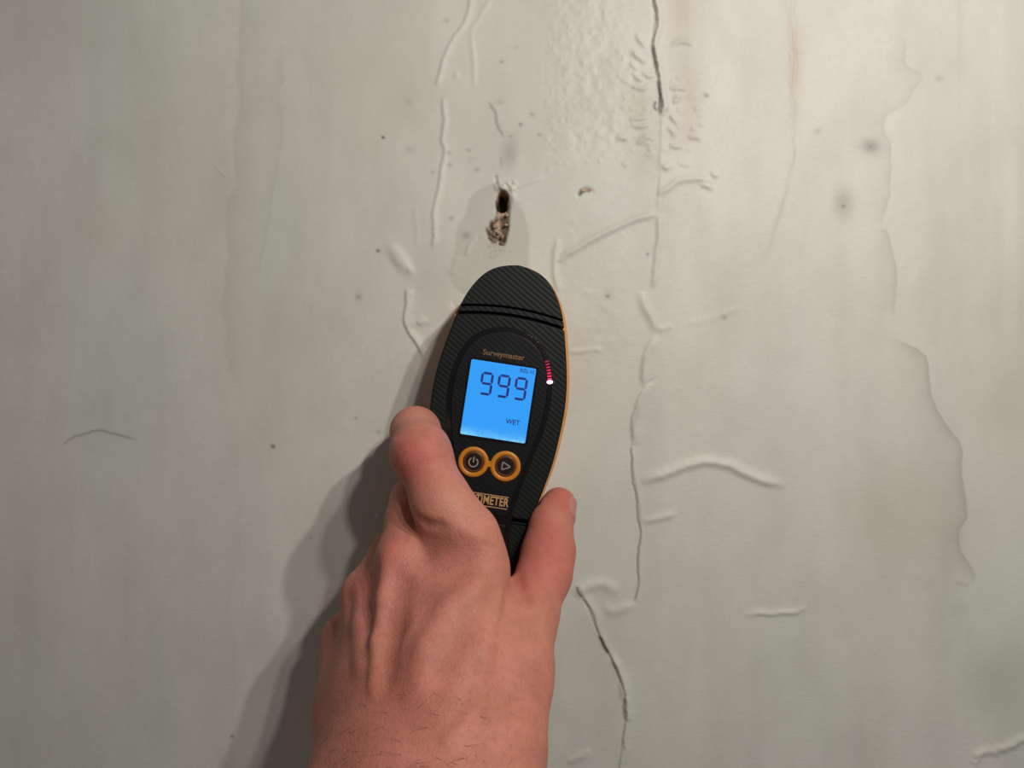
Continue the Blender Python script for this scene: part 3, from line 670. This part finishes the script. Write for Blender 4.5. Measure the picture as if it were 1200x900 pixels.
def surface_nets(f, lo, hi, h, blk=6):
    n = np.ceil((hi - lo) / h).astype(int); n = (n // blk + 1) * blk + 1
    gx = [lo[i] + h * np.arange(n[i]) for i in range(3)]
    nb = (n - 1) // blk
    cc = np.stack(np.meshgrid(*[lo[i] + h * blk * (np.arange(nb[i]) + .5) for i in range(3)], indexing='ij'), -1).reshape(-1, 3)
    dc = np.concatenate([f(x) for x in np.array_split(cc, max(1, len(cc) // 60000))]).reshape(nb)
    D = np.repeat(np.repeat(np.repeat(dc, blk, 0), blk, 1), blk, 2).astype(np.float32)
    D = np.pad(D, ((0, 1),) * 3, mode='edge')
    act = np.argwhere(np.abs(dc) < h * blk * 1.25 + 2.0)
    off = np.stack(np.meshgrid(*[np.arange(blk + 1)] * 3, indexing='ij'), -1).reshape(-1, 3)
    for ch in np.array_split(act, max(1, len(act) // 220)):
        ix = (ch[:, None, :] * blk + off[None]).reshape(-1, 3)
        D[ix[:, 0], ix[:, 1], ix[:, 2]] = f(lo + ix * h)
    S = D < 0
    c = sum(S[a:n[0] - 1 + a, b:n[1] - 1 + b, d:n[2] - 1 + d].astype(np.int8) for a in (0, 1) for b in (0, 1) for d in (0, 1))
    act = (c > 0) & (c < 8); cell = np.argwhere(act); idx = -np.ones(act.shape, np.int64); idx[act] = np.arange(len(cell))
    acc = np.zeros((len(cell), 3)); cnt = np.zeros(len(cell))
    for ax in range(3):
        o1, o2 = [i for i in range(3) if i != ax]
        for a in (0, 1):
            for b in (0, 1):
                q0 = cell.copy(); q0[:, o1] += a; q0[:, o2] += b; q1 = q0.copy(); q1[:, ax] += 1
                v0 = D[tuple(q0.T)]; v1 = D[tuple(q1.T)]; m_ = (v0 < 0) != (v1 < 0)
                t = np.where(m_, v0 / np.where(m_, v0 - v1, 1), 0); p = q0.astype(float); p[:, ax] += t
                acc[m_] += p[m_]; cnt[m_] += 1
    vert = lo + h * acc / cnt[:, None]
    F = []
    for ax in range(3):
        o1, o2 = [(1, 2), (2, 0), (0, 1)][ax]
        s0 = [slice(None)] * 3; s1 = [slice(None)] * 3; s0[ax] = slice(0, -1); s1[ax] = slice(1, None)
        e = np.argwhere(S[tuple(s0)] != S[tuple(s1)])
        e = e[(e[:, o1] > 0) & (e[:, o2] > 0) & (e[:, o1] < n[o1] - 1) & (e[:, o2] < n[o2] - 1)]
        ins = S[tuple(e.T)]
        def g(a, b):
            q = e.copy(); q[:, o1] -= a; q[:, o2] -= b; return idx[tuple(q.T)]
        q = np.stack([g(1, 1), g(0, 1), g(0, 0), g(1, 0)], 1); q[~ins] = q[~ins][:, ::-1]; F.append(q)
    F = np.concatenate(F); return vert, F[(F >= 0).all(1)]
HV, HF = surface_nets(hand_sd, np.array([-100., -300., 0.]), np.array([46., 8., 252.]), .8)
# settle the vertices on the true surface, then relax a little
for _ in range(1):
    d0 = hand_sd(HV); e = .4
    G = np.stack([hand_sd(HV + q) - hand_sd(HV - q) for q in np.eye(3) * e], 1) / (2 * e)
    HV = HV - G * (np.clip(d0, -.5, .5) / np.maximum((G * G).sum(1), .3))[:, None]
for _ in range(2):
    acc = np.zeros_like(HV); cn_ = np.zeros(len(HV))
    for a_, b_ in ((0, 1), (1, 2), (2, 3), (3, 0)):
        for p_, q_ in ((a_, b_), (b_, a_)):
            for ax in range(3): acc[:, ax] += np.bincount(HF[:, p_], HV[HF[:, q_], ax], len(HV))
            cn_ += np.bincount(HF[:, p_], minlength=len(HV))
    HV = HV * .5 + .5 * acc / np.maximum(cn_, 1)[:, None]
wc = np.stack([HV[:, 0], -HV[:, 2], HV[:, 1]], 1) * .001; wc[:, 2] += ZC
HB = np.array([np.mean(wc[:, 0]), np.mean(wc[:, 1]), np.mean(wc[:, 2])])
me = grid_mesh('hand', wc, HF[:, ::-1])      # the axis swap mirrors the winding
red = np.zeros(len(HV))
spots = [((484, 540), 10, .95), ((478, 530), 8, .8), ((455, 648), 8, .6), ((425, 680), 9, .5), ((394, 742), 9, .5), ((660, 585), 9, .9), ((645, 640), 20, .8), ((560, 640), 10, .2), ((470, 810), 12, .3)]
for p, (q_, s_, a_) in zip(hits([x[0] for x in spots])[0], spots):
    red = np.maximum(red, a_ * np.exp(-((HV - p) ** 2).sum(1) / (s_ * s_)))
pal = np.zeros(len(HV))
spots = [((535, 595), 13, .8), ((488, 490), 8, .9), ((565, 620), 9, .6), ((590, 720), 16, .4), ((625, 725), 9, .5), ((660, 612), 6, .5)]
for p, (q_, s_, a_) in zip(hits([x[0] for x in spots])[0], spots):
    pal = np.maximum(pal, a_ * np.exp(-((HV - p) ** 2).sum(1) / (s_ * s_)))
at = me.color_attributes.new('flush', 'FLOAT_COLOR', 'POINT')
at.data.foreach_set('color', np.stack([red, pal, pal * 0, pal * 0 + 1], 1).astype(np.float32).ravel())
m = NT('skin'); tc = m.n('ShaderNodeTexCoord'); att = m.n('ShaderNodeAttribute', attribute_name='flush'); sep = m.n('ShaderNodeSeparateColor'); m.l(att.outputs['Color'], sep.inputs[0])
n1 = m.n('ShaderNodeTexNoise', i_Scale=70.0, i_Detail=3.0); n2 = m.n('ShaderNodeTexNoise', i_Scale=480.0, i_Detail=3.0); vo = m.n('ShaderNodeTexVoronoi', feature='DISTANCE_TO_EDGE', i_Scale=620.0)
for x in (n1, n2, vo): m.l(tc.outputs['Object'], x.inputs['Vector'])
c = m.mix(m.ramp(n1.outputs[0], .40, .60), (.52, .198, .14), (.60, .225, .17))
c = m.mix(m.math('MULTIPLY', m.ramp(n2.outputs[0], .48, .70), .30), c, (.38, .115, .085))
c = m.mix(m.math('MULTIPLY', sep.outputs[1], .6), c, (.67, .31, .215))
c = m.mix(m.math('MULTIPLY', sep.outputs[0], .75), c, (.55, .135, .105))
m.l(c, m.b.inputs['Base Color']); m.b.inputs['Roughness'].default_value = .55; m.b.inputs['Specular IOR Level'].default_value = .32
m.b.inputs['Subsurface Weight'].default_value = .25; m.b.inputs['Subsurface Radius'].default_value = (1, .35, .2); m.b.inputs['Subsurface Scale'].default_value = .0025
bp = m.n('ShaderNodeBump', i_Strength=.36, i_Distance=.0004); m.l(m.math('ADD', n2.outputs[0], m.math('MULTIPLY', m.ramp(vo.outputs[0], 0., .16), .45)), bp.inputs['Height']); m.l(bp.outputs[0], m.b.inputs['Normal'])
HAND = link('hand', me, m.m)
tag(HAND, 'bare left hand gripping the dark meter, thumb on its right edge', 'hand')
SKIN = m.m
# thumbnail on the outer side of the thumb tip
def nail(tip, base, dors, wid, leng, name):
    tip = np.asarray(tip); ax = tip - np.asarray(base); ax /= np.linalg.norm(ax); dors = np.asarray(dors, float); dors -= ax * (dors @ ax); dors /= np.linalg.norm(dors); sd_ = np.cross(ax, dors)
    n_, m_ = 13, 13; C0 = []; DD = []; ED = []
    for i in range(n_):
        for j in range(m_):
            a_ = -1 + 2 * i / (n_ - 1); b_ = -1 + 2 * j / (m_ - 1); r2 = a_ * math.sqrt(max(0, 1 - b_ * b_ / 2)); b2 = b_ * math.sqrt(max(0, 1 - a_ * a_ / 2)); r2 = .6 * r2 + .4 * a_; b2 = .6 * b2 + .4 * b_
            q = math.radians(r2 * wid); C0.append(tip + ax * (b2 * leng / 2 - leng * .22)); DD.append(dors * math.cos(q) + sd_ * math.sin(q)); ED.append(.38 if max(abs(a_), abs(b_)) < .99 else -.2)
    C0 = np.array(C0); DD = np.array(DD); x = np.full(len(C0), 14.0)
    for _ in range(30): x -= hand_sd(C0 + DD * x[:, None], False) * .9
    p = C0 + DD * (x + np.array(ED))[:, None]; vs = [(a[0] * .001, -a[2] * .001, a[1] * .001 + ZC) for a in p]
    fs = [(i * m_ + j, i * m_ + j + 1, (i + 1) * m_ + j + 1, (i + 1) * m_ + j) for i in range(n_ - 1) for j in range(m_ - 1)]
    x = bpy.data.meshes.new(name); x.from_pydata(vs, [], fs); return link(name, x, NAIL, HAND)
NAIL = plain('nail', (.52, .215, .17), .33)
tag(nail(THUMB[-1][0], THUMB[-3][0], (1, .1, .12), 48, 11, 'thumbnail'), 'short thumbnail at the right edge')
# dark hairs on the wrist and the back of the hand
r = random.Random(11); vs = []; fs = []; HAIR = []
for _ in range(80): HAIR.append((r.uniform(375, 560), 800 + 140 * r.random() ** .6, r.choice([math.pi + r.uniform(-.5, .5), r.uniform(-.6, .3)]), r.uniform(3.5, 8), .05))
for _ in range(22): HAIR.append((r.uniform(530, 600), r.uniform(750, 900), r.uniform(-2.6, -1.2), r.uniform(2, 4.5), .04))
for _ in range(8): HAIR.append((r.uniform(520, 560), r.uniform(560, 625), r.uniform(2, 3.2), r.uniform(1.5, 3), .035))
hp, hn = hits([h[:2] for h in HAIR])
for p, n, (u, v, ang, ln, rad) in zip(hp, hn, HAIR):
    if n[2] < .15: continue
    t = np.array([math.cos(ang), math.sin(ang), 0.]); t -= n * (t @ n); t /= np.linalg.norm(t); b = np.cross(n, t); curl = r.uniform(-.5, .5); K = 5
    base = len(vs)
    for i in range(K + 1):
        f = i / K; c = p + t * ln * f + b * curl * ln * f * f + n * (.1 + .9 * math.sin(f * 2.2) * ln * .16); rr = rad * (1 - .8 * f)
        for q in (0, 2.094, 4.189):
            x = c + (n * math.cos(q) + b * math.sin(q)) * rr; vs.append((x[0] * .001, -x[2] * .001, x[1] * .001 + ZC))
        if i:
            for q in range(3): a_ = base + (i - 1) * 3 + q; a2 = base + (i - 1) * 3 + (q + 1) % 3; fs.append((a_, a2, a2 + 3, a_ + 3))
x = bpy.data.meshes.new('hand_hair'); x.from_pydata(vs, [], fs)
tag(link('hand_hair', x, plain('hair', (.07, .03, .02), .5), HAND), 'sparse dark hairs', None, 'stuff')
